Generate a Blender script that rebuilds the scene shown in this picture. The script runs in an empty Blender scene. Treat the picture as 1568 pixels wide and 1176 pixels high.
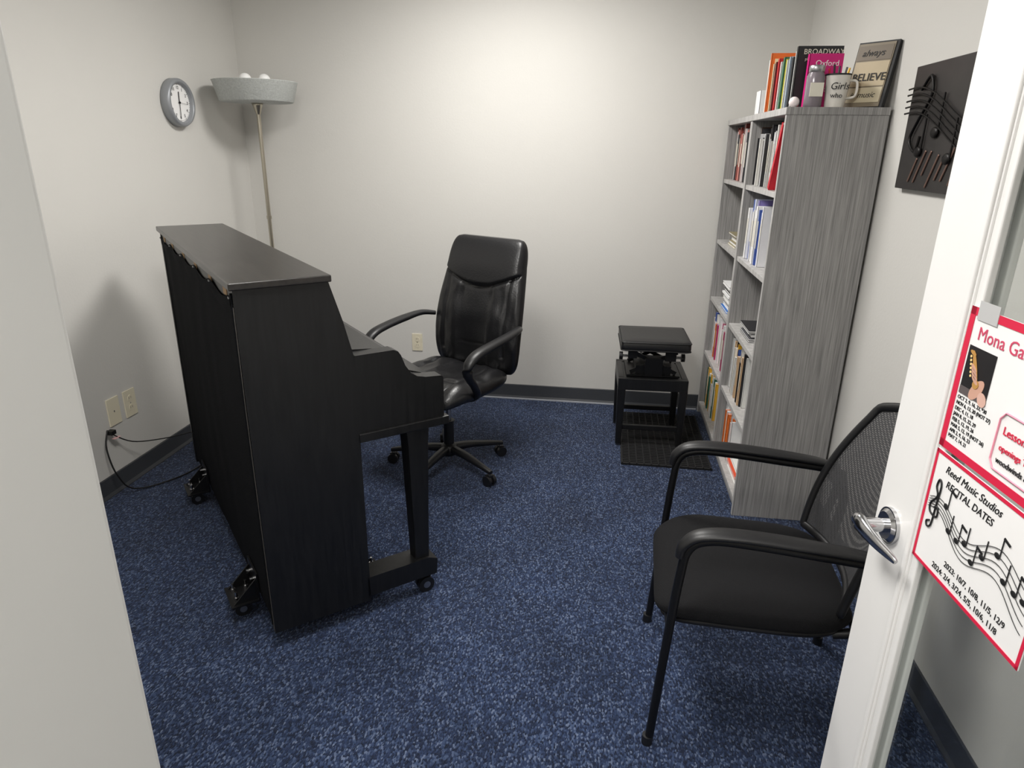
import bpy, math, random
from mathutils import Vector, Matrix, noise
random.seed(7)
sc=bpy.context.scene
try:
    sc.view_settings.view_transform='Standard'; sc.view_settings.look='None'
except Exception: pass
def lin(c):
    c=c/255.0
    return c/12.92 if c<=.04045 else ((c+.055)/1.055)**2.4
def S(r,g,b): return (lin(r),lin(g),lin(b),1)
# ---------------------------------------------------------------- materials
def mat(name,col,rough=.5,metal=0,bump=0,bscale=200,var=0,vscale=8,spec=.5,emit=0,coat=0):
    m=bpy.data.materials.new(name); m.use_nodes=True; nt=m.node_tree; b=nt.nodes['Principled BSDF']
    b.inputs['Base Color'].default_value=col; b.inputs['Roughness'].default_value=rough
    b.inputs['Metallic'].default_value=metal; b.inputs['Specular IOR Level'].default_value=spec
    if coat: b.inputs['Coat Weight'].default_value=coat; b.inputs['Coat Roughness'].default_value=.15
    tc=nt.nodes.new('ShaderNodeTexCoord')
    if emit: b.inputs['Emission Color'].default_value=col; b.inputs['Emission Strength'].default_value=emit
    if bump:
        n=nt.nodes.new('ShaderNodeTexNoise'); n.inputs['Scale'].default_value=bscale; n.inputs['Detail'].default_value=4
        nt.links.new(tc.outputs['Object'],n.inputs['Vector'])
        bp=nt.nodes.new('ShaderNodeBump'); bp.inputs['Strength'].default_value=bump; bp.inputs['Distance'].default_value=.004
        nt.links.new(n.outputs['Fac'],bp.inputs['Height']); nt.links.new(bp.outputs['Normal'],b.inputs['Normal'])
    if var:
        n=nt.nodes.new('ShaderNodeTexNoise'); n.inputs['Scale'].default_value=vscale; n.inputs['Detail'].default_value=5
        nt.links.new(tc.outputs['Object'],n.inputs['Vector'])
        mx=nt.nodes.new('ShaderNodeMix'); mx.data_type='RGBA'
        mx.inputs[6].default_value=tuple(c*(1-var) for c in col[:3])+(1,); mx.inputs[7].default_value=tuple(min(1,c*(1+var)) for c in col[:3])+(1,)
        nt.links.new(n.outputs['Fac'],mx.inputs[0]); nt.links.new(mx.outputs[2],b.inputs['Base Color'])
    return m
def carpet():
    m=bpy.data.materials.new('carpet_navy'); m.use_nodes=True; nt=m.node_tree; b=nt.nodes['Principled BSDF']; L=nt.links
    tc=nt.nodes.new('ShaderNodeTexCoord')
    mp=nt.nodes.new('ShaderNodeMapping'); mp.inputs['Scale'].default_value=(1,.55,1); mp.inputs['Rotation'].default_value=(0,0,.6)
    L.new(tc.outputs['Object'],mp.inputs['Vector'])
    v=nt.nodes.new('ShaderNodeTexVoronoi'); v.inputs['Scale'].default_value=210; v.inputs['Randomness'].default_value=.7; L.new(mp.outputs[0],v.inputs['Vector'])
    sep=nt.nodes.new('ShaderNodeSeparateColor'); L.new(v.outputs['Color'],sep.inputs[0])
    r=nt.nodes.new('ShaderNodeValToRGB'); r.color_ramp.interpolation='LINEAR'
    e=r.color_ramp.elements; e[0].position=0; e[0].color=S(19,26,43); e[1].position=1; e[1].color=S(92,103,126)
    for p,c in ((.3,S(27,37,60)),(.62,S(38,51,79)),(.84,S(58,72,100))):
        q=e.new(p); q.color=c
    L.new(sep.outputs[0],r.inputs[0])
    n=nt.nodes.new('ShaderNodeTexNoise'); n.inputs['Scale'].default_value=3.0; n.inputs['Detail'].default_value=5; L.new(tc.outputs['Object'],n.inputs['Vector'])
    mr=nt.nodes.new('ShaderNodeMapRange'); mr.inputs[1].default_value=.3; mr.inputs[2].default_value=.7; mr.inputs[3].default_value=.8; mr.inputs[4].default_value=1.22; L.new(n.outputs['Fac'],mr.inputs[0])
    mx=nt.nodes.new('ShaderNodeMix'); mx.data_type='RGBA'; mx.blend_type='MULTIPLY'; mx.inputs[0].default_value=1
    L.new(r.outputs[0],mx.inputs[6]); L.new(mr.outputs[0],mx.inputs[7]); L.new(mx.outputs[2],b.inputs['Base Color'])
    b.inputs['Roughness'].default_value=.95; b.inputs['Specular IOR Level'].default_value=.15
    b.inputs['Sheen Weight'].default_value=.12
    bp=nt.nodes.new('ShaderNodeBump'); bp.inputs['Strength'].default_value=.6; bp.inputs['Distance'].default_value=.004
    L.new(v.outputs['Distance'],bp.inputs['Height']); bp.invert=True; L.new(bp.outputs[0],b.inputs['Normal'])
    return m
def grain(name,c1,c2,sc3,rough=.5,dist=1.5,bump=.1,detail=7):
    m=bpy.data.materials.new(name); m.use_nodes=True; nt=m.node_tree; b=nt.nodes['Principled BSDF']; L=nt.links
    tc=nt.nodes.new('ShaderNodeTexCoord'); mp=nt.nodes.new('ShaderNodeMapping'); mp.inputs['Scale'].default_value=sc3
    L.new(tc.outputs['Object'],mp.inputs['Vector'])
    n=nt.nodes.new('ShaderNodeTexNoise'); n.inputs['Scale'].default_value=1; n.inputs['Detail'].default_value=detail; n.inputs['Roughness'].default_value=.62; n.inputs['Distortion'].default_value=dist
    L.new(mp.outputs[0],n.inputs['Vector'])
    r=nt.nodes.new('ShaderNodeValToRGB'); e=r.color_ramp.elements; e[0].position=.33; e[0].color=c1; e[1].position=.66; e[1].color=c2
    L.new(n.outputs['Fac'],r.inputs[0]); L.new(r.outputs[0],b.inputs['Base Color']); b.inputs['Roughness'].default_value=rough
    bp=nt.nodes.new('ShaderNodeBump'); bp.inputs['Strength'].default_value=bump; bp.inputs['Distance'].default_value=.002
    L.new(n.outputs['Fac'],bp.inputs['Height']); L.new(bp.outputs[0],b.inputs['Normal'])
    return m
def glassmat():
    m=bpy.data.materials.new('door_glass'); m.use_nodes=True; nt=m.node_tree; nt.nodes.clear(); L=nt.links
    o=nt.nodes.new('ShaderNodeOutputMaterial'); t=nt.nodes.new('ShaderNodeBsdfTransparent'); t.inputs[0].default_value=(.94,.955,.95,1)
    g=nt.nodes.new('ShaderNodeBsdfGlossy'); g.inputs['Roughness'].default_value=.02
    mx=nt.nodes.new('ShaderNodeMixShader'); mx.inputs[0].default_value=.05
    L.new(t.outputs[0],mx.inputs[1]); L.new(g.outputs[0],mx.inputs[2]); L.new(mx.outputs[0],o.inputs[0])
    return m
def meshfabric():
    m=bpy.data.materials.new('mesh_fabric'); m.use_nodes=True; nt=m.node_tree; b=nt.nodes['Principled BSDF']; L=nt.links
    b.inputs['Base Color'].default_value=S(56,56,58); b.inputs['Roughness'].default_value=.7
    tc=nt.nodes.new('ShaderNodeTexCoord'); v=nt.nodes.new('ShaderNodeTexVoronoi'); v.inputs['Scale'].default_value=210; v.inputs['Randomness'].default_value=.15
    L.new(tc.outputs['Object'],v.inputs['Vector'])
    mr=nt.nodes.new('ShaderNodeMapRange'); mr.inputs[1].default_value=.28; mr.inputs[2].default_value=.34; mr.inputs[3].default_value=.45; mr.inputs[4].default_value=1
    L.new(v.outputs['Distance'],mr.inputs[0]); L.new(mr.outputs[0],b.inputs['Alpha'])
    return m
M={}
M['wall']=mat('wall_paint',S(209,207,202),.75,bump=.12,bscale=90,var=.02,vscale=3)
M['ceil']=mat('ceiling_tile',S(230,230,227),.9,bump=.2,bscale=60)
M['carpet']=carpet()
M['base']=mat('rubber_baseboard',S(62,64,68),.45,var=.08)
M['strip']=mat('painted_toe_glint',S(165,168,175),.7,var=.1,vscale=40)  # pale grey stands in for light reflected off the baseboard toe
M['white']=mat('door_white_paint',S(238,237,235),.35,var=.01)
M['jamb']=mat('jamb_paint',S(220,220,217),.5,var=.015)
M['bead']=mat('bead_grey',S(190,190,190),.4)
M['glass']=glassmat()
M['chrome']=mat('chrome',S(190,190,192),.15,1)
M['steel']=mat('brushed_steel',S(170,170,172),.35,1,var=.1,vscale=60)
M['pole']=mat('pole_nickel',S(178,172,158),.3,1)
M['pblack']=grain('piano_black_wood',S(7,7,8),S(21,21,22),(60,60,5),.38,.4,.15)
M['ptop']=grain('piano_top_wood',S(30,28,27),S(46,43,41),(70,5,70),.28,.5,.1)
M['cloth']=mat('piano_back_cloth',S(17,18,21),.95,bump=.5,bscale=300,var=.3,vscale=30,spec=.1)
M['rawwood']=mat('raw_wood',S(160,130,95),.7,var=.2)
M['worn']=mat('worn_edge',S(70,67,64),.6,var=.5,vscale=60)
M['bplastic']=mat('black_plastic',S(22,22,24),.42,bump=.05,bscale=400)
M['bmetal']=mat('black_metal',S(16,16,18),.4,.3,bump=.05,bscale=300)
M['leather']=mat('black_leather',S(20,20,22),.36,bump=.22,bscale=120,spec=.6)
M['fabric']=mat('black_fabric',S(21,21,23),.85,bump=.6,bscale=500,spec=.2)
M['mesh']=meshfabric()
M['vinyl']=mat('black_vinyl',S(24,24,26),.4,bump=.1,bscale=250)
M['rubber']=mat('rubber_mat',S(20,20,22),.75,var=.2,vscale=50)
M['shelf']=grain('grey_wood_laminate',S(116,115,114),S(164,162,160),(170,170,3.2),.5,.6,.08)
M['shelfe']=grain('grey_wood_edge',S(164,162,160),S(194,192,190),(30,30,6),.5,.5,.05)
M['shade']=mat('lamp_shade_stone',S(186,189,186),.6,bump=.5,bscale=150,var=.3,vscale=110)
M['bulb']=mat('bulb_frost',S(248,248,246),.3)
M['clockrim']=mat('clock_rim',S(150,153,157),.4,.3)
M['paper']=mat('paper_white',S(240,239,238),.6)
M['ink']=mat('ink_black',S(20,20,22),.6)
M['red']=mat('poster_red',S(214,35,70),.5)
M['pink']=mat('poster_pink',S(235,150,170),.5)
M['ivory']=mat('plate_ivory',S(226,218,194),.4)
M['sock']=mat('socket_dark',S(120,112,95),.5)
M['art']=mat('art_dark_metal',S(60,57,56),.45,.4,var=.35,vscale=9)
M['artw']=mat('art_wire',S(28,26,26),.4,.6)
M['artc']=mat('art_copper',S(130,103,92),.4,.5)
M['lens']=mat('light_lens',(1,.99,.96,1),.5,emit=3)
M['cable']=mat('cable_black',S(15,15,15),.5)
def C(name,r,g,b,ro=.5):
    if name not in M: M[name]=mat(name,S(r,g,b),ro,var=.06,vscale=20)
    return name
C('spine_label',225,220,205)
# ---------------------------------------------------------------- mesh builder
class MB:
    def __init__(s): s.v=[];s.f=[];s.m=[];s.sm=[];s.mats=[]
    def mi(s,k):
        if k not in s.mats: s.mats.append(k)
        return s.mats.index(k)
    def add(s,vs,fs,k,sm=False,X=None):
        o=len(s.v); i=s.mi(k)
        for p in vs:
            p=Vector(p); s.v.append(X@p if X is not None else p)
        for f in fs: s.f.append([o+a for a in f]); s.m.append(i); s.sm.append(sm)
    def box(s,c,d,k,R=None,X=None):
        c=Vector(c); h=Vector(d)/2; vs=[]
        for z in(-1,1):
            for x,y in((-1,-1),(1,-1),(1,1),(-1,1)):
                p=Vector((x*h.x,y*h.y,z*h.z))
                if R is not None: p=R@p
                vs.append(c+p)
        s.add(vs,[(3,2,1,0),(4,5,6,7),(0,1,5,4),(1,2,6,5),(2,3,7,6),(3,0,4,7)],k,False,X)
    def bb(s,a,b,k,X=None):
        a=Vector(a);b=Vector(b); s.box((a+b)/2,b-a,k,X=X)
    def prism(s,prof,ax,a,b,k,X=None,sm=False):
        def P(p,t):
            if ax=='y': return (p[0],t,p[1])
            if ax=='x': return (t,p[0],p[1])
            return (p[0],p[1],t)
        n=len(prof); vs=[P(p,a) for p in prof]+[P(p,b) for p in prof]
        s.add(vs,[tuple(range(n)),tuple(range(2*n-1,n-1,-1))],k,False,X)
        s.add(vs,[(i,i+n,(i+1)%n+n,(i+1)%n) for i in range(n)],k,sm,X)
    def loft(s,rings,k,cap=True,sm=True,X=None,close=True):
        n=len(rings[0]); vs=[p for r in rings for p in r]; fs=[]
        for j in range(len(rings)-1):
            for i in range(n if close else n-1):
                i2=(i+1)%n; fs.append((j*n+i,j*n+i2,(j+1)*n+i2,(j+1)*n+i))
        s.add(vs,fs,k,sm,X)
        if cap: s.add(rings[0],[tuple(range(n-1,-1,-1))],k,False,X); s.add(rings[-1],[tuple(range(n))],k,False,X)
    def tube(s,pts,r,k,seg=12,ry=None,up=(0,0,1),smooth=0,X=None,sq=1.0):
        pts=[Vector(p) for p in pts]
        rr=list(r) if isinstance(r,(list,tuple)) else [r]*len(pts)
        r2=rr if ry is None else (list(ry) if isinstance(ry,(list,tuple)) else [ry]*len(pts))
        if smooth:
            P=[];A=[];B=[]; n=len(pts)
            for i in range(n-1):
                p0=pts[max(i-1,0)];p1=pts[i];p2=pts[i+1];p3=pts[min(i+2,n-1)]
                for j in range(smooth):
                    t=j/smooth
                    P.append(.5*((2*p1)+(p2-p0)*t+(2*p0-5*p1+4*p2-p3)*t*t+(3*p1-p0-3*p2+p3)*t**3))
                    A.append(rr[i]*(1-t)+rr[i+1]*t);B.append(r2[i]*(1-t)+r2[i+1]*t)
            P.append(pts[-1]);A.append(rr[-1]);B.append(r2[-1]); pts,rr,r2=P,A,B
        rings=[]; up=Vector(up); prev=None
        for i,p in enumerate(pts):
            t=(pts[min(i+1,len(pts)-1)]-pts[max(i-1,0)]).normalized()
            a=t.cross(up)
            if a.length<.05:
                a=prev if prev is not None else t.cross(Vector((1,0,0)))
            a=a-t*a.dot(t); a.normalize()
            if prev is not None and a.dot(prev)<0: a=-a
            prev=a; b=a.cross(t)
            ring=[]
            for q in range(seg):
                w=2*math.pi*q/seg; cx=math.cos(w);sy=math.sin(w)
                cx=math.copysign(abs(cx)**sq,cx);sy=math.copysign(abs(sy)**sq,sy)
                ring.append(p+a*cx*rr[i]+b*sy*r2[i])
            rings.append(ring)
        s.loft(rings,k,X=X)
    def cyl(s,p,q,r,k,seg=24,r2=None,X=None):
        p=Vector(p);q=Vector(q);t=(q-p).normalized(); a=t.orthogonal().normalized(); b=t.cross(a)
        r2=r if r2 is None else r2
        R=[[c+(a*math.cos(2*math.pi*i/seg)+b*math.sin(2*math.pi*i/seg))*rad for i in range(seg)] for c,rad in((p,r),(q,r2))]
        s.loft(R,k,X=X)
    def lathe(s,prof,k,c=(0,0,0),seg=40,X=None,cap=False):
        c=Vector(c)
        R=[[c+Vector((r*math.cos(2*math.pi*i/seg),r*math.sin(2*math.pi*i/seg),z)) for i in range(seg)] for r,z in prof]
        s.loft(R,k,cap=cap,X=X)
    def sph(s,c,r,k,X=None,seg=16,sc3=(1,1,1),sm=True):
        c=Vector(c); rings=[]
        for j in range(1,seg):
            th=math.pi*j/seg
            rings.append([c+Vector((r*sc3[0]*math.sin(th)*math.cos(2*math.pi*i/seg),r*sc3[1]*math.sin(th)*math.sin(2*math.pi*i/seg),-r*sc3[2]*math.cos(th))) for i in range(seg)])
        s.loft(rings,k,X=X,sm=sm)
    def disc(s,c,rx,rz,k,y=0,n=24,rot=0):
        P=[]
        for i in range(n):
            a=2*math.pi*i/n; px,pz=rx*math.cos(a),rz*math.sin(a); P.append((c[0]+px*math.cos(rot)-pz*math.sin(rot),c[1]+px*math.sin(rot)+pz*math.cos(rot)))
        s.prism(P,'y',y,y+.0006,k)
    def text(s,txt,o,size,k,r=(1,0,0),u=(0,0,1),align='LEFT',ext=.0004,shear=0,X=None):
        cu=bpy.data.curves.new('t','FONT'); cu.body=txt; cu.size=size; cu.align_x=align; cu.extrude=ext; cu.shear=shear; cu.resolution_u=3
        ob=bpy.data.objects.new('t',cu); sc.collection.objects.link(ob)
        dg=bpy.context.evaluated_depsgraph_get(); me=bpy.data.meshes.new_from_object(ob.evaluated_get(dg))
        r=Vector(r).normalized();u=Vector(u).normalized();n=r.cross(u); o=Vector(o)
        s.add([o+r*v.co.x+u*v.co.y+n*v.co.z for v in me.vertices],[tuple(p.vertices) for p in me.polygons],k,False,X)
        bpy.data.objects.remove(ob); bpy.data.curves.remove(cu); bpy.data.meshes.remove(me)
    def build(s,name,parent=None,loc=None,rz=0,bevel=0,sub=0,seg=2):
        me=bpy.data.meshes.new(name); me.from_pydata([tuple(v) for v in s.v],[],s.f)
        for k in s.mats: me.materials.append(M[k])
        me.polygons.foreach_set('material_index',s.m); me.polygons.foreach_set('use_smooth',s.sm); me.update()
        ob=bpy.data.objects.new(name,me); sc.collection.objects.link(ob)
        if parent is not None: ob.parent=parent
        if loc is not None: ob.location=loc
        ob.rotation_euler=(0,0,rz)
        if bevel:
            b=ob.modifiers.new('bev','BEVEL'); b.width=bevel; b.segments=seg; b.limit_method='ANGLE'; b.angle_limit=math.radians(50)
        return ob
def empty(name,loc=(0,0,0),rz=0):
    e=bpy.data.objects.new(name,None); sc.collection.objects.link(e); e.location=loc; e.rotation_euler=(0,0,rz); e.empty_display_size=.1
    return e
def single(name,fn,**kw):
    b=MB(); fn(b); return b.build(name,**kw)
# ---------------------------------------------------------------- room shell
XL,XR,YB,YF,ZC=-2.353,1.075,4.377,.38,2.74
JX=-.357; HX=.665; HY0=-1.4; HXL,HXR=-1.3,1.5
def bx(name,a,b,k,bevel=0): single(name,lambda m:m.bb(a,b,k),bevel=bevel)
bx('floor',(XL-.15,HY0-.1,-.1),(XR+.6,YB+.15,0),'carpet')
bx('ceiling',(XL-.15,HY0-.1,ZC),(XR+.6,YB+.15,ZC+.1),'ceil')
bx('wall_left',(XL-.12,YF-.13,0),(XL,YB+.12,ZC),'wall')
bx('wall_back',(XL,YB,0),(XR,YB+.12,ZC),'wall')
bx('wall_right',(XR,YF-.13,0),(XR+.12,YB+.12,ZC),'wall')
def fw(m):
    m.bb((XL,YF-.13,0),(JX-.045,YF,ZC),'wall'); m.bb((HX+.045,YF-.13,0),(XR,YF,ZC),'wall'); m.bb((JX-.045,YF-.13,2.17),(HX+.045,YF,ZC),'wall')
single('wall_front',fw)
def hw(m):
    m.bb((HXL-.1,HY0-.1,0),(HXL,YF-.13,ZC),'wall'); m.bb((HXR,HY0-.1,0),(HXR+.1,YF-.13,ZC),'wall'); m.bb((HXL,HY0-.1,0),(HXR,HY0,ZC),'wall')
single('wall_hallway',hw)
def base(m,pts,n):
    a,b=Vector(pts[0]),Vector(pts[1]); n=Vector(n)
    prof=[(0,0),(.014,0),(.014,.004),(.007,.02),(.006,.098),(.004,.102),(0,.102)]
    R=[[p+n*q[0]+Vector((0,0,q[1])) for q in prof] for p in(a,b)]
    m.loft(R,'base',sm=False)
single('baseboard_back',lambda m:base(m,[(XL+.01,YB,0),(XR-.01,YB,0)],(0,-1,0)))
single('baseboard_left',lambda m:base(m,[(XL,YF,0),(XL,YB-.0,0)],(1,0,0)))
single('baseboard_right',lambda m:base(m,[(XR,YF,0),(XR,YB,0)],(-1,0,0)))
single('toe_glint_strip',lambda m:m.bb((XL+.02,YB-.026,0),(XR-.4,YB-.0145,.007),'strip'))  # added thin strip, painting the reflection along the back baseboard's toe
def jb(m):
    m.bb((JX-.045,YF-.15,0),(JX,YF+.02,2.17),'jamb'); m.bb((HX,YF-.15,0),(HX+.045,YF-.002,2.17),'jamb'); m.bb((JX,YF-.15,2.125),(HX,YF+.0,2.17),'jamb')
    m.bb((JX-.09,YF,0),(JX-.045,YF+.02,2.21),'jamb'); m.bb((JX-.09,YF-.15,0),(JX-.045,YF-.13,2.21),'jamb')
    m.bb((HX-.014,YF-.15,0),(HX,YF-.05,2.125),'jamb'); m.bb((HX+.045,YF-.15,0),(HX+.09,YF-.13,2.21),'jamb')
single('trim_door_frame',jb,bevel=.016,seg=5)
# ---------------------------------------------------------------- door
DR=math.atan2(-.997,.0785); DL=Vector((.581,1.3,0)); DW=.92; DH=2.06
door=empty('door_1',DL,DR)
m=MB()
st=.145
m.bb((0,0,.012),(st,.045,DH),'white'); m.bb((DW-st,0,.012),(DW,.045,DH),'white')
m.bb((st,0,.012),(DW-st,.045,.25),'white'); m.bb((st,0,DH-.15),(DW-st,.045,DH),'white')
m.build('door_panel',door,bevel=.003)
m=MB()
for y0,y1 in((.003,.016),(.029,.042)):
    for a,b in(((st,.25),(st+.02,DH-.15)),((DW-st-.02,.25),(DW-st,DH-.15)),((st,.25),(DW-st,.27)),((st,DH-.17),(DW-st,DH-.15))):
        m.bb((a[0],y0,a[1]),(b[0],y1,b[1]),'white')
for a,b in(((st-.016,.236),(st-.004,DH-.136)),((DW-st+.004,.236),(DW-st+.016,DH-.136))): m.bb((a[0],-.005,a[1]),(b[0],.002,b[1]),'white')
m.build('glazing_bead',door,bevel=.004,seg=3)
single('glass_pane',lambda m:m.bb((st+.004,.019,.255),(DW-st-.004,.025,DH-.155),'glass'),parent=door)
m=MB()
for sgn,y in((-1,0),(1,.045)):
    def Y(d): return y+sgn*d
    m.cyl((.062,Y(0),.97),(.062,Y(.007),.97),.036,'chrome',40); m.cyl((.062,Y(.007),.97),(.062,Y(.013),.97),.033,'chrome',40,r2=.027)
    m.cyl((.062,Y(.01),.97),(.062,Y(.054),.97),.014,'chrome')
    m.tube([(.044,Y(.058),.973),(.062,Y(.059),.973),(.085,Y(.056),.968),(.115,Y(.045),.958),(.142,Y(.032),.949),(.153,Y(.028),.945)],[.013,.019,.017,.013,.009,.005],'chrome',16,ry=[.010,.012,.010,.008,.006,.004],up=(0,1,0),smooth=5)
m.bb((-.0015,.012,.90),(.0005,.033,1.05),'chrome')
m.build('lever_handle',door)
m=MB()
def frame_rect(m,x0,z0,x1,z1,w,k,y=-.0015):
    for a,b in(((x0,z0),(x1,z0+w)),((x0,z1-w),(x1,z1)),((x0,z0),(x0+w,z1)),((x1-w,z0),(x1,z1))): m.bb((a[0],y,a[1]),(b[0],y+.0008,b[1]),k)
px0,px1=.150,.445
m.bb((px0,-.0005,1.185),(px1,.0015,1.428),'paper'); frame_rect(m,px0,1.185,px1,1.428,.013,'red')
m.text('Mona Gardner',(px0+.03,-.001,1.380),.030,C('title_rose',205,75,105))
m.bb((px0+.018,-.0014,1.287),(px0+.088,-.0008,1.368),C('photo_dark',26,24,26))
m.bb((px0+.018,-.0017,1.287),(px0+.088,-.0011,1.30),C('photo_bg',92,84,84))
m.disc((px0+.060,1.304),.022,.011,C('photo_skin',205,160,140),y=-.002,rot=.9); m.disc((px0+.078,1.294),.010,.012,C('photo_wrist',215,175,160),y=-.0022,rot=.8)
for i in range(4): m.disc((px0+.052-.003*i,1.318+.006*i),.010,.003,'photo_skin',y=-.0031,rot=2.6)
m.disc((px0+.046,1.335),.0045,.030,C('photo_brass',186,140,76),y=-.0026,rot=.45); m.disc((px0+.056,1.312),.008,.007,'photo_brass',y=-.0028,rot=.4); m.disc((px0+.033,1.358),.008,.003,'photo_brass',y=-.0028,rot=-.3)
for i in range(6): m.disc((px0+.040-.003*i*.6,1.322+.006*i),.0022,.0022,C('photo_gold',235,205,140),y=-.0037,n=10)
for i,t in enumerate(['OCT 2, 9, 16, 23, *30','NOV 6, 13, 20 (NOT 27)','DEC 4, 11, 18','JAN 8, 15, 22, 29','FEB 5, 12, 19, 26','MAR 5, 12, 19 (NOT 26)','APR 2, 9, 16, 23','MAY 7, 14, 21']):
    m.text(t,(px0+.018,-.001,1.277-i*.0098),.0088,'ink')
m.tube([(px0+.13,-.0018,1.22),(px0+.13,-.0018,1.285),(px0+.14,-.0018,1.297),(px0+.26,-.0018,1.297),(px0+.27,-.0018,1.285),(px0+.27,-.0018,1.22),(px0+.26,-.0018,1.208),(px0+.14,-.0018,1.208),(px0+.13,-.0018,1.22)],.0014,'pink',6)
m.text('Lessons with',(px0+.142,-.0016,1.265),.018,'red'); m.text('openings Tuesday',(px0+.142,-.0016,1.24),.014,'red'); m.text('woodwinds & piano',(px0+.142,-.0016,1.22),.013,'ink')
for px in(.17,.3): m.bb((px,-.0025,1.41),(px+.05,-.0015,1.44),'bead')
m.build('lesson_poster',door)
m=MB()
m.bb((px0,-.0005,.965),(px1,.0015,1.178),'paper'); frame_rect(m,px0,.965,px1,1.178,.006,'red')
m.text('Reed Music Studios',(px0+.035,-.001,1.148),.019,'ink',shear=.3); m.text('RECITAL DATES',(px0+.045,-.001,1.125),.018,'ink',shear=.2)
def W(x): return 1.075+.016*math.sin((x-px0)*38)-.05*(x-px0)
for k in range(5):
    m.tube([(px0+.012+i*.009,-.002,W(px0+.012+i*.009)+(k-2)*.009*(.5+i/26)) for i in range(31)],.0006,'ink',5)
for i,x in enumerate([.06,.08,.105,.125,.15,.17,.2,.225,.25,.27]):
    z=W(px0+x)+(.012 if i%3==0 else -.012 if i%3==1 else 0)
    m.sph((px0+x,-.002,z),.006,'ink',sc3=(1.1,.15,.8),seg=10); m.bb((px0+x+.0045,-.0022,z),(px0+x+.006,-.001,z+.032),'ink')
    if i%2==0: m.box((px0+x+.012,-.0018,z+.030),(.016,.001,.004),'ink',R=Matrix.Rotation(.3,3,'Y'))
m.tube([(px0+.026,-.002,1.05),(px0+.018,-.002,1.045),(px0+.022,-.002,1.037),(px0+.032,-.002,1.045),(px0+.034,-.002,1.08),(px0+.036,-.002,1.12),(px0+.028,-.002,1.13),(px0+.024,-.002,1.115),(px0+.032,-.002,1.1),(px0+.018,-.002,1.08),(px0+.022,-.002,1.065),(px0+.042,-.002,1.065),(px0+.04,-.002,1.082),(px0+.03,-.002,1.078)],.0017,'ink',6,smooth=4)
m.text('2023: 10/7, 10/8, 11/5, 12/9',(px0+.09,-.001,1.0),.0145,'ink'); m.text('2024: 2/4, 3/24, 5/5, 10/6, 11/8',(px0+.06,-.001,.98),.0145,'ink')
m.build('recital_poster',door)
# ---------------------------------------------------------------- bookcases
BX,BR,BY0,BY1,BH=.681,1.062,2.96,4.345,1.82
BWd=(BY1-BY0)/2; TH=.02
shelfz=[.075,.43,.785,1.14,1.495]
def bookcase(m):
    D=BR-BX; W_=BWd-.002
    m.bb((0,0,0),(D,TH,BH-.028),'shelf'); m.bb((0,W_-TH,0),(D,W_,BH-.028),'shelf')
    m.bb((-.004,-.003,BH-.028),(D,W_+.001,BH),'shelf')
    m.bb((D-.008,TH,.02),(D-.001,W_-TH,BH-.03),'shelfe')
    for z in shelfz: m.bb((.004,TH,z-.022),(D-.01,W_-TH,z),'shelfe')
    m.bb((.02,TH,0),(.035,W_-TH,.053),'shelf')
    for y0 in(0,W_-TH): m.bb((-.0015,y0+.0005,0),(0,y0+TH-.0005,BH-.029),'shelfe')
    m.bb((-.0055,-.002,BH-.027),(-.004,W_,BH-.001),'shelfe')
for i in range(2):
    single('bookcase' if i==0 else 'bookcase.001',bookcase,loc=(BX,BY0+i*BWd,0),bevel=.0012,seg=1)
pal=[(230,228,222),(34,34,38),(190,40,45),(60,90,160),(225,200,90),(90,60,45),(235,120,50),(200,200,205),(40,100,80),(120,40,90),(245,245,240),(30,50,100),(150,150,150),(215,60,110)]
def bookrow(m,y0,y1,z,x0=.72,hs=(.2,.3),ds=(.2,.27),ths=(.008,.035),cols=None,lean=0,seed=0):
    rnd=random.Random(seed); y=y0; i=0
    while True:
        t=rnd.uniform(*ths); h=rnd.uniform(*hs); d=rnd.uniform(*ds)
        if y+t+max(0,lean)*h>y1: break
        c=(cols[i%len(cols)] if cols else rnd.choice(pal)); k=C('book_%d_%d_%d'%c,*c)
        xx=x0+rnd.uniform(0,.02); d=min(d,BR-.02-xx)
        R=Matrix.Rotation(-lean,4,'X'); T=Matrix.Translation((xx,y,z+.0015+(t*math.sin(lean) if lean>0 else 0)))@R
        m.bb((0,0,0),(d,.0015,h),k,X=T); m.bb((0,t-.0015,0),(d,t,h),k,X=T); m.bb((0,0,0),(.0015,t,h),k,X=T); m.bb((.0015,.0015,.003),(d-.003,t-.0015,h-.003),'paper',X=T)
        if t>.018 and lean==0: m.bb((-.0006,t*.25,h*.3),(0,t*.75,h*.8),'spine_label',X=T)
        y+=t+.0015; i+=1
def stack(m,y0,z,n,seed,w=.22,x0=.72,cols=None):
    rnd=random.Random(seed); zz=z+.001
    for i in range(n):
        t=rnd.uniform(.006,.02); c=(cols[i%len(cols)] if cols else rnd.choice(pal)); k=C('book_%d_%d_%d'%c,*c)
        yy=y0+rnd.uniform(0,.02); xx=x0+rnd.uniform(-.01,.02); m.bb((xx,yy,zz),(xx+.28,yy+w,zz+t*.15),k); m.bb((xx+.002,yy+.002,zz+t*.15),(xx+.278,yy+w-.002,zz+t*.85),'paper'); m.bb((xx,yy,zz+t*.85),(xx+.28,yy+w,zz+t),k); zz+=t+.001
N0,N1=BY0+.025,BY0+BWd-.03; F0,F1=BY0+BWd+.025,BY1-.03
bn=[0]
def row(fn):
    nm='book_row' if bn[0]==0 else 'book_row.%03d'%bn[0]; bn[0]+=1
    single(nm,fn)
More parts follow.
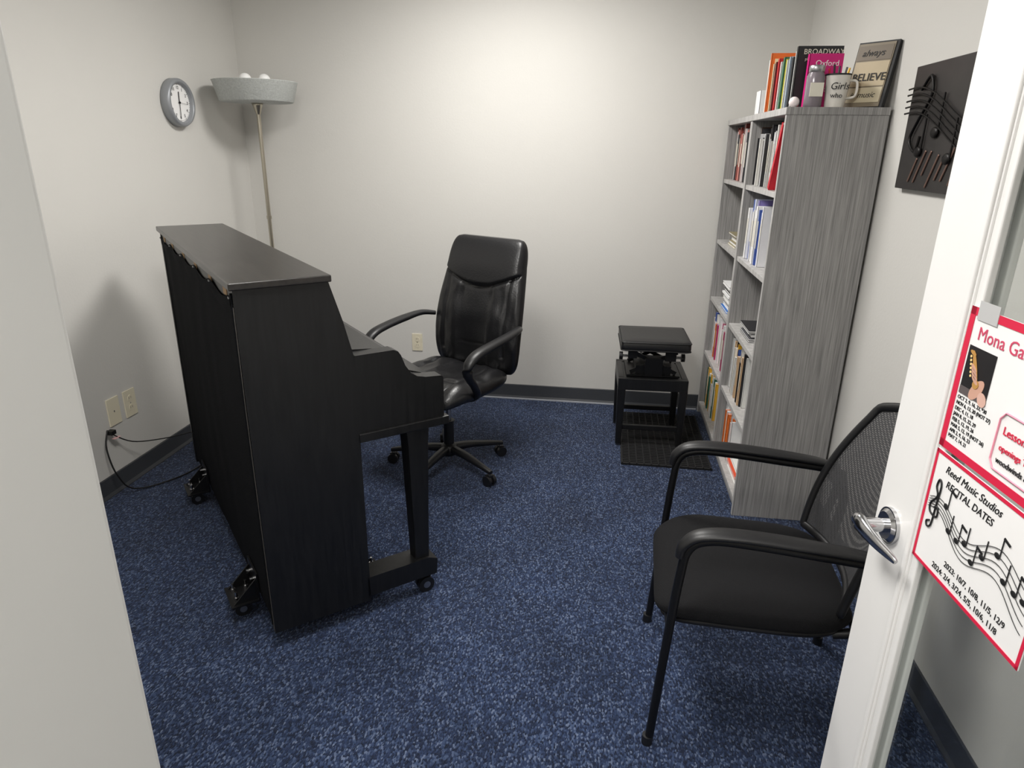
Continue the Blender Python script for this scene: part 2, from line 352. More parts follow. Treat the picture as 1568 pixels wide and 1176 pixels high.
row(lambda m:(bookrow(m,N0+.165,N0+.20,shelfz[4],.684,(.285,.285),(.2,.22),(.026,.03),[(205,25,45)],-.42,1),bookrow(m,N0+.215,N1,shelfz[4],.71,(.20,.27),(.2,.25),(.006,.02),[(230,228,222),(34,34,38),(225,225,225),(50,50,54),(225,225,225),(90,60,45),(34,34,38)],0,2)))
row(lambda m:bookrow(m,N0+.30,N1,shelfz[3],.70,(.24,.30),(.22,.27),(.015,.04),[(236,236,240),(205,210,230),(60,90,170),(240,240,240),(120,110,170),(240,240,240)],0,3))
row(lambda m:(stack(m,N0+.25,shelfz[2],5,4,cols=[(40,40,44),(90,90,95),(34,34,38),(150,150,150)],x0=.71),))
row(lambda m:bookrow(m,N0+.3,N1,shelfz[1],.71,(.2,.28),(.2,.26),(.006,.02),[(235,235,230),(34,34,38),(225,190,150),(230,228,222),(60,90,160),(34,34,38),(235,235,230),(235,180,50)],0,5))
row(lambda m:(stack(m,N0+.14,shelfz[0],5,6,cols=[(235,235,230),(240,240,240),(220,90,60),(235,235,230)],x0=.71),bookrow(m,N0+.40,N1,shelfz[0],.71,(.2,.27),(.2,.26),(.006,.02),[(240,240,240),(235,120,50),(240,240,240),(235,235,230)],.0,16)))
row(lambda m:bookrow(m,F0+.2,F1,shelfz[4],.71,(.24,.31),(.2,.25),(.02,.05),[(60,60,64),(200,120,110),(225,225,225),(150,70,60)],0,7))
row(lambda m:stack(m,F0+.2,shelfz[3],5,8,cols=[(190,180,150),(150,140,110),(200,195,180)],x0=.72))
row(lambda m:(stack(m,F0+.15,shelfz[2],10,9,cols=[(40,110,190),(240,240,240),(34,34,38),(235,235,230)],x0=.71),))
row(lambda m:bookrow(m,F0+.2,F1,shelfz[1],.71,(.2,.28),(.2,.26),(.01,.03),[(190,60,110),(240,240,240),(60,90,170),(225,120,50),(235,235,230)],0,10))
row(lambda m:bookrow(m,F0+.3,F1,shelfz[0],.71,(.2,.27),(.2,.26),(.01,.03),[(235,180,60),(240,240,240),(40,100,80),(235,235,230)],0,11))
# ---- things on top of bookcase
ZT=BH+.001
def topbooks(m):
    def bk(x,y,w,t,h,c,lean=0,txt=None,tk='paper'):
        k=C('book_%d_%d_%d'%c,*c); T=Matrix.Translation((x,y,ZT))@Matrix.Rotation(-lean,4,'X')
        m.bb((0,0,0),(w,.002,h),k,X=T); m.bb((0,t-.002,0),(w,t,h),k,X=T); m.bb((0,0,0),(.002,t,h),k,X=T); m.bb((.002,.002,.003),(w-.003,t-.002,h-.003),'paper',X=T)
        if txt:
            for (s_,dx,dz,sz) in txt: m.text(s_,(dx,-.0006,dz),sz,tk,X=T)
        return T
    bk(.772,3.105,.13,.03,.205,(205,25,120),0,[('Oxford',.025,.16,.03),('DICTIONARY OF',.028,.105,.012),('Music',.028,.065,.034)])
    bk(.735,3.15,.175,.022,.238,(30,32,34),0,[('BROADWAY',.022,.208,.0275),('piano / vocal',.03,.185,.016)],'spine_label')
    y=3.175
    for (x,w,t,h,c) in[(.75,.17,.02,.21,(60,110,180)),(.74,.17,.012,.225,(235,235,230)),(.735,.18,.03,.205,(36,38,40)),(.73,.17,.02,.21,(170,185,200)),(.725,.17,.014,.2,(235,235,230)),(.725,.18,.02,.205,(200,190,60)),(.72,.18,.03,.215,(60,110,80)),(.715,.18,.02,.2,(235,235,230)),(.71,.18,.03,.215,(190,35,40)),(.705,.18,.02,.205,(110,40,40)),(.70,.18,.02,.2,(225,205,170))]:
        bk(x,y,w,t,h,c); y+=t+.001
    bk(.69,y+.002,.21,.018,.245,(228,108,40)); m.bb((.705,y-.0005,ZT+.03),(.87,y+.0015,ZT+.222),C('cover_cream',235,215,170)); y+=.022
    bk(.69,y,.2,.02,.22,(235,235,230)); y+=.022
    bk(.68,y+.05,.1,.1,.1,(236,236,236))
single('book_stack',topbooks)
def mug(m):
    c=(.872,3.035,ZT)
    m.lathe([(.0,0),(.034,0),(.036,.004),(.046,.118),(.0475,.12),(.0465,.121),(.044,.118),(.034,.008),(0,.008)],C('mug_white',232,228,220,.3),c=c)
    m.lathe([(.0478,.117),(.0488,.12),(.0478,.123),(.0465,.12),(.0478,.117)],'ink',c=c)
    m.text('Girls',(.835,2.9905,ZT+.065),.036,'ink',shear=.2); m.text('who',(.84,2.9925,ZT+.035),.026,'ink')
    m.tube([(.916,3.035,ZT+.1),(.945,3.035,ZT+.095),(.945,3.035,ZT+.045),(.91,3.035,ZT+.035)],.005,'mug_white',smooth=4)
    for a,(cc) in enumerate([(230,180,40),(40,40,44),(190,40,45),(40,40,44),(90,90,95)]):
        k=C('pen_%d_%d_%d'%cc,*cc); an=a*1.3; dx,dy=math.cos(an),math.sin(an)
        m.cyl((c[0]+dx*.012,c[1]+dy*.012,ZT+.01),(c[0]+dx*.038,c[1]+dy*.038,ZT+.145+.01*(a%2)),.004,k,8)
single('mug_with_pens',mug)
def jar(m):
    c=(.79,3.04,ZT); 
    m.lathe([(0,0),(.030,0),(.034,.005),(.034,.115),(.027,.13),(.027,.14)],C('jar_glass',128,120,126,.15),c=c)
    m.lathe([(.0285,.13),(.0295,.131),(.0295,.152),(.027,.155),(0,.155)],'steel',c=c)
    m.bb((.765,3.004,ZT+.04),(.815,3.0065,ZT+.09),'spine_label')
single('glass_jar',jar)
def wr(m):
    m.sph((.715,3.02,ZT+.02),.02,C('pale_pink',236,225,225)); m.sph((.73,3.06,ZT+.014),.014,C('rose',215,90,110))
single('desk_trinket',wr)
def sign(m):
    A=Vector((1.028,2.97,ZT)); B=Vector((.92,3.085,ZT)); up=Vector((.034,.018,.24)); r=(A-B).normalized(); w=(A-B).length; upn=up.normalized(); n=r.cross(upn)
    X=Matrix(((r.x,-n.x,upn.x,B.x),(r.y,-n.y,upn.y,B.y),(r.z,-n.z,upn.z,B.z),(0,0,0,1)))
    h=.243
    m.bb((0,0,0),(w,.022,h),'ink',X=X); m.bb((.004,-.003,.004),(w-.012,.0,h-.006),C('sign_kraft',120,108,88),X=X)
    m.bb((.008,-.0045,.02),(w-.016,-.003,.075),C('sign_cream',190,178,150),X=X); m.bb((.008,-.0045,.175),(w-.016,-.003,.228),C('sign_tan',104,92,76),X=X); m.bb((.008,-.0045,.08),(w-.016,-.003,.17),C('sign_sand',176,160,130),X=X)
    m.text('BELIEVE',(.010,-.0055,.10),.039,'ink',X=X,ext=.002); m.text('in music',(.02,-.0055,.038),.03,'ink',shear=.3,X=X); m.text('always',(.025,-.0055,.19),.034,'ink',shear=.3,X=X)
single('wood_sign',sign)
# ---------------------------------------------------------------- wall art
def art(m):
    y0,y1,z0,z1=1.78,2.75,1.535,1.94
    m.bb((XR-.026,y0,z0),(XR-.002,y1,z1),'art')
    for k in range(5):
        m.tube([(XR-.034-.004*math.sin(i*.5),y1+.012-i*.055,1.80-.02*k+.045*math.sin(i*.42+.4)-.003*i+.05*((i-9)/9)**2) for i in range(18)],.0035,'artw',6,smooth=3)
    for j,(y,z) in enumerate([(2.6,1.66),(2.5,1.72),(2.38,1.64),(2.25,1.7),(2.1,1.62),(1.95,1.7)]):
        m.sph((XR-.032,y,z),.022,'artw',sc3=(.35,1.2,.8)); m.bb((XR-.036,y-.026,z),(XR-.030,y-.02,z+.12),'artw')
    for j in range(16):
        y=2.62-j*.05; m.box((XR-.029,y,1.6+.012*(j%3)),(.004,.008,.09+.03*(j%2)),'artc',R=Matrix.Rotation(.5,3,'X'))
    m.tube([(XR-.032,2.66,1.86),(XR-.034,2.60,1.9),(XR-.034,2.57,1.84),(XR-.034,2.64,1.76),(XR-.034,2.68,1.70),(XR-.034,2.62,1.66),(XR-.034,2.6,1.71)],.005,'artw',8,smooth=5)
single('metal_wall_art',art,bevel=.002,seg=1)
# ---------------------------------------------------------------- wall clock
def clock(m):
    cy,cz=3.65,1.862; sF=.9
    X=Matrix.Translation((XL+.001,cy,cz))@Matrix.Rotation(math.pi/2,4,'Y')@Matrix.Rotation(math.pi/2,4,'Z')
    r=.135*sF
    m.lathe([(0,0),(r-.004,0),(r,.004),(r,.04),(r-.006,.05),(r-.018,.051),(r-.022,.046),(r-.024,.028)],'clockrim',X=X,seg=64)
    m.lathe([(r-.022,.028),(0,.028)],'paper',X=X,seg=64)
    o=Vector((XL+.0305,cy,cz))
    for h in range(1,13):
        a=math.radians(90-30*h); p=o+Vector((0,math.cos(a)*.075,math.sin(a)*.075-.007))
        m.text(str(h),p,.023,'ink',r=(0,1,0),u=(0,0,1),align='CENTER')
    for h in range(60):
        a=math.radians(6*h); R=Matrix.Rotation(a,3,'X'); L_=.005 if h%5 else .008
        m.box(o+R@Vector((0,0,.092)),(.0006,.0012 if h%5 else .0024,L_),'ink',R=R)
    R=Matrix.Rotation(-math.radians(4),3,'X'); m.box(o+R@Vector((.002,0,.025)),(.001,.006,.06),'ink',R=R)
    R=Matrix.Rotation(-math.radians(184),3,'X'); m.box(o+R@Vector((.004,0,.034)),(.001,.004,.085),'ink',R=R)
    R=Matrix.Rotation(-math.radians(95),3,'X'); m.box(o+R@Vector((.006,0,.028)),(.0006,.0012,.085),'ink',R=R)
    m.cyl(o,o+Vector((.008,0,0)),.005,'ink',12)
single('wall_clock',clock)
# ---------------------------------------------------------------- floor lamp
def lamp(m):
    m.lathe([(0,0),(.14,0),(.145,.008),(.14,.018),(.05,.03),(.016,.045),(.012,.07)],'pole')
    m.cyl((0,0,.04),(0,0,1.84),.0115,'pole',20); m.cyl((0,0,.62),(0,0,.64),.015,'pole'); m.cyl((0,0,1.22),(0,0,1.24),.015,'pole')
    m.lathe([(.012,1.82),(.016,1.83),(.028,1.868),(.034,1.885),(0,1.887)],'pole')
    m.lathe([(0,1.882),(.200,1.886),(.208,1.892),(.236,1.995),(.239,1.998),(.234,1.998),(.203,1.898),(0,1.894)],'shade',seg=64)
    for s_ in(-.05,.05):
        m.cyl((s_,s_*.3,1.89),(s_,s_*.3,1.97),.014,'paper'); m.sph((s_,s_*.3,2.006),.036,'bulb')
lp=single('floor_lamp',lamp,loc=(-2.065,4.02,0),rz=.25)
# ---------------------------------------------------------------- outlets, cable
def plate(name,c,n,dup=True,s=1.15):
    def fn(m):
        c_=Vector(c); n_=Vector(n); r=Vector((0,0,1)).cross(n_)
        X=Matrix(((r.x*s,n_.x,0,c_.x),(r.y*s,n_.y,0,c_.y),(r.z*s,n_.z,s,c_.z),(0,0,0,1)))
        m.bb((-.036,.0005,-.06),(.036,.006,.06),'ivory',X=X)
        if dup:
            for z in(-.022,.022):
                m.cyl(X@Vector((0,.006,z)),X@Vector((0,.0075,z)),.017,'ivory',20)
                for dx in(-.006,.006): m.bb((dx-.0012,.0076,z-.002),(dx+.0012,.0079,z+.008),'sock',X=X)
        else: m.bb((-.003,.006,-.004),(.003,.007,.004),'sock',X=X)
        m.cyl(X@Vector((0,.006,0)),X@Vector((0,.0072,0)),.003,'steel',8)
    return single(name,fn,bevel=.0015,seg=1)
plate('phone_jack',(XL,2.785,.405),(1,0,0),False); plate('wall_outlet',(XL,2.905,.405),(1,0,0)); plate('wall_outlet.001',(-1.25,YB,.37),(0,-1,0),s=1.0)
def cable(m):
    m.tube([(XL+.02,2.70,.34),(XL+.03,2.66,.26),(XL+.06,2.66,.12),(XL+.10,2.72,.02),(XL+.22,2.9,.008),(XL+.26,3.1,.008),(XL+.3,3.3,.008)],.004,'cable',8,smooth=6)
    m.tube([(XL+.02,2.70,.33),(XL+.06,2.80,.24),(XL+.13,2.94,.2),(XL+.2,3.05,.19),(-2.12,3.06,.2)],.003,'cable',8,smooth=6)
    m.box((XL+.03,2.71,.325),(.03,.03,.02),'cable'); m.box((XL+.035,2.73,.29),(.02,.04,.002),C('tag_pink',225,180,180))
single('power_cable',cable)
# ---------------------------------------------------------------- upright piano
PR=math.radians(40.763); PL=1.6; TZ=1.262
pe=empty('upright_piano',(-1.045,1.769,0),PR)
m=MB()
ZB=.068
side=[(0,ZB),(.348,ZB),(.348,1.0),(.318,1.13),(.280,TZ),(0,TZ)]
arm=[(.348,.735),(.665,.735),(.668,.74),(.668,.885),(.66,.892),(.60,.897),(.568,.905),(.545,.92),(.525,.95),(.51,.99),(.5,1.005),(.485,1.012),(.348,1.012)]
for y0,y1 in((0,.03),(PL-.03,PL)): m.prism(side,'y',y0,y1,'pblack')
for y0,y1 in((0.002,.055),(PL-.055,PL-.002)): m.prism(arm,'y',y0,y1,'pblack')
m.bb((.345,-.006,.705),(.685,PL+.006,.737),'pblack')
m.prism([(.25,TZ),(.280,TZ),(.346,1.03),(.346,1.0),(.3,1.0)],'y',.03,PL-.03,'pblack')
m.prism([(.346,1.02),(.47,1.008),(.486,1.0),(.5,.96),(.515,.93),(.64,.885),(.655,.87),(.658,.737),(.346,.737)],'y',.056,PL-.056,'pblack')
m.bb((.32,.03,.09),(.336,PL-.03,.72),'pblack'); m.bb((.03,.03,.09),(.33,PL-.03,.115),'pblack')
m.bb((.336,.15,.2),(.342,PL-.15,.62),'pblack')
for y in(.005,PL-.075):
    m.loft([[(.540,y+.008,.15),(.595,y+.008,.15),(.595,y+.062,.15),(.540,y+.062,.15)],[(.525,y,.64),(.603,y,.64),(.603,y+.07,.64),(.525,y+.07,.64)],[(.52,y-.0,.705),(.608,y,.705),(.608,y+.07,.705),(.52,y+.07,.705)]],'pblack',sm=False)
    m.prism([(.34,.085),(.62,.085),(.625,.15),(.59,.165),(.34,.165)],'y',y-.005,y+.085,'pblack')
m.build('case',pe,bevel=.003)
m=MB(); m.bb((-.012,-.012,TZ),(.288,PL+.012,TZ+.022),'ptop'); m.build('lid',pe,bevel=.004,seg=3)
m=MB()
nY,nZ=70,40; g=[]
for j in range(nZ+1):
    r=[]
    for i in range(nY+1):
        y=.035+(PL-.07)*i/nY; zt=TZ-.02-.022*abs(math.sin(i/nY*math.pi*5))**1.3; z=.10+(zt-.10)*j/nZ
        x=.004+.008*math.sin(math.pi*j/nZ)*math.sin(math.pi*i/nY)*(-1)+.004*noise.noise(Vector((y*7,z*3,1)))
        if j>=nZ-1: x-=.006
        r.append((x,y,z))
    g.append(r)
m.loft(g,'cloth',cap=False,close=False)
m.bb((.012,.03,.1),(.03,PL-.03,TZ),'pblack'); m.bb((.004,.03,TZ-.045),(.011,PL-.03,TZ-.002),'pblack')
for y in(.1,.34,.62,.9,1.2,1.45): m.bb((.002,y,TZ-.035),(.004,y+.05,TZ-.012),'rawwood')
for i in range(6):
    y=.035+i*(PL-.07)/5; m.bb((-.007,y-.006,TZ-.03),(-.002,y+.006,TZ-.024),'steel')
m.tube([(-.002,.012,TZ-.01),(-.004,.012,.8),(-.002,.012,.1)],.004,'cloth',8); m.tube([(-.003,-.002,TZ-.05),(-.004,-.002,.9),(-.003,-.002,.5),(-.002,-.002,.08)],.0012,'worn',6); m.build('back_cloth',pe)
def wheel(m,x,y,r,w,ax='x'):
    d=Vector((w/2,0,0)) if ax=='x' else Vector((0,w/2,0)); c=Vector((x,y,r))
    m.cyl(c-d,c+d,r,'bplastic',24); m.cyl(c-d*1.15,c+d*1.15,r*.45,'steel',16)
def twin(m,x,y,r):
    for s_ in(-1,1): wheel(m,x,y+s_*.014,r,.016,'y')
    m.cyl((x,y-.012,r),(x,y+.012,r),r*.4,'steel',12); m.box((x,y,r*1.75),(r*1.3,.026,r*.7),'bmetal'); m.cyl((x,y,r*1.9),(x,y,r*2.5),.008,'steel',12)
m=MB()
for y in(.04,PL-.04): twin(m,.585,y,.032)
m.build('casters',pe)
m=MB()
for (x,y,sg) in((0,.27,-1),(0,PL-.36,-1),(.35,.16,1),(.35,PL-.3,1)):
    a,b=sorted((x,x+sg*.006)); m.bb((a,y-.07,.075),(b,y+.07,.19),'bmetal')
    a,b=sorted((x,x+sg*.1)); m.bb((a,y-.07,.074),(b,y+.07,.08),'bmetal')
    for dy in(-.055,.055): m.prism([(x,.08),(x+sg*.09,.08),(x,.17)],'y',y+dy-.003,y+dy+.003,'bmetal')
    for dy in(-.03,.03):
        m.cyl((x+sg*.006,y+dy,.15),(x+sg*.022,y+dy,.15),.009,'chrome',6)
        for dx in(.03,.075): m.cyl((x+sg*dx,y+dy,.08),(x+sg*dx,y+dy,.094),.010,'chrome',6); m.cyl((x+sg*dx,y+dy,.094),(x+sg*dx,y+dy,.115),.005,'chrome',8)
    twin(m,x+sg*.055,y,.029)
m.build('dolly_brackets',pe)
# ---------------------------------------------------------------- executive chair
CA=math.atan2(-.89,-.456)
ch=empty('office_chair',(-.775,3.26,0),CA)
def gs(x,w): return math.exp(-(x/w)**2)
m=MB(); rings=[]; n=140; NV=120
zb,zt=.505,1.205
for j in range(NV+1):
    v=j/NV; e=abs(2*v-1)**10; shr=math.sqrt(max(0,1-e))
    z=zb+(zt-zb)*v
    w=(.268+.022*math.sin(math.pi*min(1,v*1.25))-.028*v)*(.80+.20*shr); 
    if j in(0,NV): w*=.95
    t=(.038+.012*math.sin(math.pi*v)+.012*gs(v-.82,.14))*max(.2,shr)
    xc=-.235-.11*v-.05*(v-.45)**2+.018*math.sin(math.pi*v*1.6)
    ring=[]
    for i in range(n):
        a=2*math.pi*i/n; ca,sa=math.cos(a),math.sin(a)
        yy=w*math.copysign(abs(sa)**.42,sa); xx=t*math.copysign(abs(ca)**.6,ca)
        if ca>0:
            q=abs(yy)/.27
            zs=.955+.09*q**1.6
            d=.018*gs(z-zs,.008)
            if z<zs:
                d+=.014*gs(abs(yy)-(.06+.04*(z-zb)/.45),.007)
                d+=.009*gs(abs(yy)-.20,.01)*(1 if z>.6 else 0)
                d+=.008*gs(z-.66,.006)*(1 if abs(yy)<.07 else 0)
                d-=.007*noise.noise(Vector((yy*14,z*9,3)))+.003*noise.noise(Vector((yy*40,z*14,8)))
                d-=.012*gs(abs(yy)-.13,.045)
            else: d-=.010
            xx-=d*min(1,ca*2)
        ring.append((xc+xx,yy,z))
    rings.append(ring)
m.loft(rings,'leather')
m.build('backrest',ch)
m=MB(); rings=[]
for j in range(61):
    v=j/60; x=-.24+.52*v; e=abs(2*v-1)**5; shr=math.sqrt(max(0.0,1-e)); w=(.245+.025*math.sin(math.pi*v))*(.78+.22*shr)
    if j in(0,60): shr=.12
    t=.055*max(.15,shr); zc=.505-.035*max(0,(v-.75)/.25)**2
    ring=[]
    for i in range(n):
        a=2*math.pi*i/n; ca,sa=math.cos(a),math.sin(a)
        yy=w*math.copysign(abs(ca)**.5,ca); zz=t*math.copysign(abs(sa)**.7,sa)
        if sa>0:
            d=.010*gs(abs(yy)-.165,.008)+.012*gs(abs(yy)-.06,.008)*(1 if v<.7 else 0)+.009*gs(v-.7,.02)*(abs(yy)<.165)
            d+=-.008*gs(abs(yy)-.2,.04)-.010*noise.noise(Vector((yy*12,x*12,5)))+.012*gs(yy,.12)*gs(v-.45,.35)
            zz-=d*min(1,sa*2)
        ring.append((x,yy,zc+zz))
    rings.append(ring)
m.loft(rings,'leather'); m.build('seat_cushion',ch)
m=MB()
for s_ in(-1,1):
    m.tube([(-.24,s_*.285,.775),(-.17,s_*.325,.785),(-.05,s_*.340,.775),(.09,s_*.340,.76),(.19,s_*.335,.74),(.240,s_*.330,.70),(.23,s_*.322,.645),(.17,s_*.31,.58),(.11,s_*.28,.51),(.07,s_*.2,.455),(.05,s_*.1,.45)],[.012,.022,.030,.031,.031,.028,.024,.021,.02,.018,.014],'bplastic',16,ry=[.012,.015,.018,.018,.019,.02,.019,.017,.015,.012,.01],up=(0,0,1),smooth=6)
m.build('armrests',ch)
m=MB()
m.bb((-.12,-.09,.425),(.14,.09,.455),'bmetal'); m.bb((-.08,-.05,.385),(.08,.05,.425),'bmetal'); m.bb((-.27,-.04,.43),(-.12,.04,.445),'bmetal'); m.bb((-.30,-.035,.43),(-.27,.035,.62),'bmetal')
m.cyl((.05,-.22,.42),(.05,-.05,.42),.006,'bmetal'); m.cyl((.05,-.25,.42),(.05,-.2,.42),.011,'bplastic')
m.cyl((0,0,.1),(0,0,.27),.028,'bplastic'); m.cyl((0,0,.26),(0,0,.39),.014,'steel'); m.cyl((0,0,.27),(0,0,.275),.033,'bplastic')
m.lathe([(0,.075),(.04,.075),(.05,.09),(.045,.125),(.03,.14),(0,.14)],'bplastic')
off=math.radians(-36)-CA
for i in range(5):
    a=off+i*math.radians(72); d=Vector((math.cos(a),math.sin(a),0))
    m.tube([d*.03+Vector((0,0,.11)),d*.12+Vector((0,0,.108)),d*.24+Vector((0,0,.09)),d*.325+Vector((0,0,.075))],[.026,.023,.018,.013],'bplastic',12,ry=[.022,.018,.014,.01],smooth=4,sq=.7)
    c=d*.315; p=Vector((-d.y,d.x,0))
    for s_ in(-1,1):
        q=c+p*s_*.016+Vector((0,0,.028)); m.cyl(q-p*.009,q+p*.009,.028,'bplastic',24)
    m.box(c+Vector((0,0,.045)),(.03,.03,.03),'bplastic',R=Matrix.Rotation(a,3,'Z')); m.cyl(c+Vector((0,0,.05)),c+Vector((0,0,.08)),.008,'steel',10)
m.build('swivel_base',ch)
# ---------------------------------------------------------------- guest chair
gc=empty('guest_chair',(.495,1.83,0),math.radians(177))
m=MB(); A_=.024
for s_ in(-1,1):
    y=s_*.278
    m.tube([(.272,y,.003),(.268,y,.02),(.25,y,.32),(.232,y,.58),(.215,y,.65+A_),(.16,y,.68+A_),(.05,y,.68+A_),(-.1,y,.67+A_),(-.24,y,.66+A_),(-.30,y*.97,.65+A_)],.0125,'bmetal',14,smooth=5,up=(0,1,0))
    m.tube([(-.30,y*.97,.68),(-.285,y,.58),(-.265,y,.42),(-.29,y,.2),(-.325,y,.02),(-.326,y,.003)],.0125,'bmetal',14,smooth=5,up=(0,1,0))
    m.cyl((.273,y,0),(.272,y,.03),.016,'bplastic',16); m.cyl((-.326,y,0),(-.325,y,.03),.016,'bplastic',16)
for x in(.245,-.26): m.cyl((x,-.278,.412),(x,.278,.412),.010,'bmetal',14)
m.build('frame',gc)
m=MB()
for s_ in(-1,1):
    y=s_*.28
    m.tube([(.238,y,.625+A_),(.230,y,.662+A_),(.19,y,.694+A_),(.10,y,.704+A_),(-.05,y,.698+A_),(-.2,y,.685+A_),(-.285,y,.67+A_)],[.015,.021,.026,.029,.028,.023,.016],'bplastic',16,ry=[.012,.014,.014,.013,.013,.012,.010],smooth=6)
m.build('armrests',gc)
def suell(m,k,x0,x1,w,zc,t,n=64,nv=40,droop=0.03,dish=.01):
    rings=[]
    for j in range(nv+1):
        v=j/nv; x=x0+(x1-x0)*(.5-.5*math.cos(math.pi*v)); u=(x-x0)/(x1-x0)
        shr=max(.0,1-abs(2*u-1)**4)**.5; ww=w*(.62+.38*shr)*(1-.05*(1-u)); tt=t*max(.12,shr)
        if j in(0,nv): ww*=.9
        ring=[]
        for i in range(n):
            a=2*math.pi*i/n; ca,sa=math.cos(a),math.sin(a)
            yy=ww*math.copysign(abs(ca)**.5,ca); zz=tt*math.copysign(abs(sa)**.6,sa)
            dz=-dish*(1-min(1,(abs(yy)/w))**2)*shr if sa>0 else 0
            ring.append((x,yy,zc+zz+dz-droop*max(0,(u-.7)/.3)**2))
        rings.append(ring)
    m.loft(rings,k)
m=MB(); suell(m,'fabric',-.25,.285,.265,.456,.05); m.build('seat_cushion',gc)
m=MB(); suell(m,'bplastic',-.235,.265,.246,.415,.02,droop=.03,dish=0); m.build('seat_pan',gc)
def bp(u,v):
    z=.50+.475*v; w=.215+.04*math.sin(math.pi*(v*.75+.15))-.035*v
    top=-.04*abs(u)**3*v
    x=-.255-.11*v-.035*v*v+.06*u*u+.015*math.sin(math.pi*v)
    return Vector((x,u*w,z+top))
m=MB(); g=[[bp(-1+2*i/30,j/30) for i in range(31)] for j in range(31)]
m.loft(g,'mesh',cap=False,close=False); m.build('back_mesh',gc)
m=MB()
per=[bp(-1,j/12) for j in range(13)]+[bp(-1+2*i/12,1) for i in range(1,13)]+[bp(1,1-j/12) for j in range(1,13)]+[bp(1-2*i/12,0) for i in range(1,13)]
m.tube(per,.014,'bplastic',12,smooth=3,up=(1,0,0),ry=.011)
for s_ in(-1,1):
    m.tube([(-.20,s_*.19,.40),(-.265,s_*.2,.43),(-.285,s_*.205,.52),(-.3,s_*.235,.62),bp(s_,.45)],.014,'bplastic',12,smooth=4)
    m.cyl((-.29,s_*.215,.65),(-.295,s_*.275,.675),.012,'bplastic')
m.build('back_frame',gc)
# ---------------------------------------------------------------- adjustable stool and mat
ZM=.012
def mat_(m):
    x0,x1,y0,y1=.16,.655,3.43,4.22
    m.bb((x0,y0,.001),(x1,y1,.006),'rubber')
    for i in range(36):
        y=y0+.012+i*(y1-y0-.024)/35; m.bb((x0+.01,y-.004,.006),(x1-.01,y+.004,ZM-.001),'rubber')
    for i in range(13):
        x=x0+.008+i*(x1-x0-.016)/12; m.bb((x-.003,y0,.006),(x+.003,y1,ZM),'rubber')
    m.bb((x0,y0,.001),(x1,y0+.008,ZM),'rubber')
single('floor_mat',mat_)
st_=empty('adjustable_piano_stool',(.315,3.87,ZM+.0005),.03)
m=MB()
hw_=.175; hd=.165; 
for sx in(-1,1):
    for sy in(-1,1):
        m.loft([[(sx*hw_+a*.016,sy*hd+b*.016,0) for a,b in((-1,-1),(1,-1),(1,1),(-1,1))],[(sx*hw_+a*.023,sy*hd+b*.023,.345) for a,b in((-1,-1),(1,-1),(1,1),(-1,1))]],'pblack',sm=False)
m.bb((-hw_-.022,-hd-.022,.34),(hw_+.022,-hd+.012,.41),'pblack'); m.bb((-hw_-.022,hd-.012,.34),(hw_+.022,hd+.022,.41),'pblack')
m.bb((-hw_-.022,-hd,.34),(-hw_+.012,hd,.41),'pblack'); m.bb((hw_-.012,-hd,.34),(hw_+.022,hd,.41),'pblack')
m.bb((-hw_-.01,-hd,.39),(hw_+.01,hd,.405),'pblack')
for sy in(-1,1): m.bb((-hw_,sy*hd-.008,.09),(hw_,sy*hd+.008,.12),'pblack')
m.build('legs_and_apron',st_,bevel=.003)
m=MB()
for sy in(-1,1):
    for a in(-1,1):
        m.box((0,sy*.11,.49),(.29,.008,.022),'bmetal',R=Matrix.Rotation(a*.45,3,'Y'))
m.bb((-.15,-.14,.41),(.15,.14,.42),'bmetal'); m.bb((-.15,-.14,.558),(.15,.14,.573),'bmetal')
m.bb((-.15,-.15,.52),(-.1,-.13,.57),'bmetal'); m.bb((.06,-.15,.51),(.12,-.13,.57),'bmetal'); m.bb((-.05,-.14,.42),(.05,-.10,.52),'bmetal'); m.bb((-.1,-.12,.42),(.1,.1,.47),'bmetal')
m.cyl((-.06,0,.49),(-.06,.15,.49),.008,'steel'); m.cyl((-.19,0,.49),(.19,0,.49),.007,'steel')
for sx in(-1,1): m.cyl((sx*.17,0,.49),(sx*.19,0,.49),.024,'bplastic',20)
m.build('scissor_mechanism',st_)
m=MB()
def rr(w,d,r,z,n=6):
    P=[]
    for cx,cy,a0 in((w-r,d-r,0),(-w+r,d-r,90),(-w+r,-d+r,180),(w-r,-d+r,270)):
        for i in range(n+1):
            a=math.radians(a0+90*i/n); P.append((cx+r*math.cos(a),cy+r*math.sin(a),z))
    return P
m.loft([rr(.182,.175,.02,.568),rr(.190,.185,.02,.572),rr(.194,.189,.02,.59),rr(.193,.188,.02,.618),rr(.187,.182,.02,.626),rr(.17,.165,.03,.629),rr(.12,.12,.03,.631)],'vinyl')
for z in(.577,.622): m.tube(rr(.194,.189,.02,z)+[rr(.194,.189,.02,z)[0]],.003,'vinyl',6)
m.build('padded_top',st_)
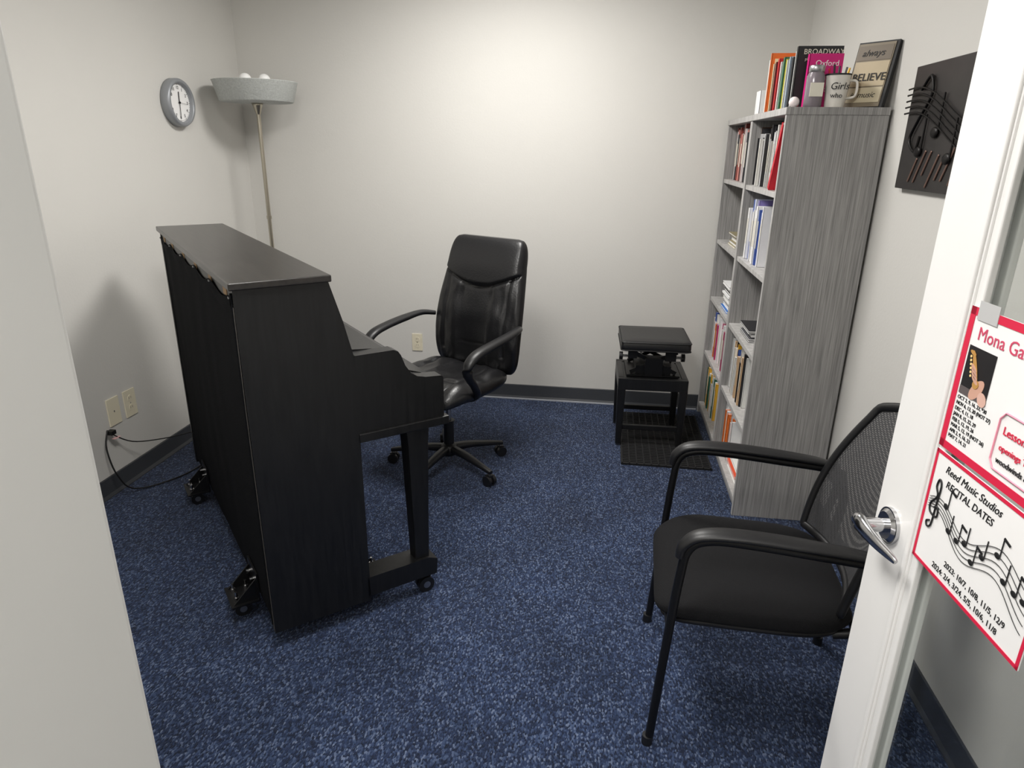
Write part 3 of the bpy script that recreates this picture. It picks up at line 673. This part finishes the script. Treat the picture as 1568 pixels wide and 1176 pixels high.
# ---------------------------------------------------------------- ceiling troffers + lights
def troffer(name,x,y,sx,sy,pw,col=(1,.975,.94)):
    def fn(m):
        z=ZC
        for a,b in(((x-sx/2-.03,y-sy/2-.03),(x+sx/2+.03,y-sy/2)),((x-sx/2-.03,y+sy/2),(x+sx/2+.03,y+sy/2+.03)),((x-sx/2-.03,y-sy/2),(x-sx/2,y+sy/2)),((x+sx/2,y-sy/2),(x+sx/2+.03,y+sy/2))):
            m.bb((a[0],a[1],z-.02),(b[0],b[1],z-.001),'white')
        m.bb((x-sx/2,y-sy/2,z-.012),(x+sx/2,y+sy/2,z-.001),'lens')
    o=single(name,fn)
    l=bpy.data.lights.new('tube_light','AREA'); l.shape='RECTANGLE'; l.size=sx; l.size_y=sy; l.energy=pw; l.color=col
    lo=bpy.data.objects.new('tube_light',l); sc.collection.objects.link(lo); lo.location=(x,y,ZC-.025); lo.parent=o
troffer('ceiling_light',-.55,3.2,.6,.6,44)
troffer('ceiling_light.001',-.65,1.3,.6,.8,42)
troffer('ceiling_light.002',-.1,-.55,1.1,.55,34)
w=bpy.data.worlds.new('w'); sc.world=w; w.use_nodes=True; w.node_tree.nodes['Background'].inputs[0].default_value=(.9,.93,1,1); w.node_tree.nodes['Background'].inputs[1].default_value=.3
# ---------------------------------------------------------------- camera
f,th,ps,ro,H=1028.471,math.radians(19.426),math.radians(7.582),math.radians(.767),1.658
R=Vector((math.cos(ps),math.sin(ps),0)); Hh=Vector((-math.sin(ps),math.cos(ps),0)); Z=Vector((0,0,1))
F=Hh*math.cos(th)-Z*math.sin(th); U=Hh*math.sin(th)+Z*math.cos(th)
R2=R*math.cos(ro)+U*math.sin(ro); U2=-R*math.sin(ro)+U*math.cos(ro)
cd=bpy.data.cameras.new('camera'); cd.lens=f/1568*36; cd.sensor_width=36; cd.clip_start=.02
cam=bpy.data.objects.new('camera',cd); sc.collection.objects.link(cam)
B=-F
cam.matrix_world=Matrix(((R2.x,U2.x,B.x,0),(R2.y,U2.y,B.y,0),(R2.z,U2.z,B.z,H),(0,0,0,1)))
sc.camera=cam
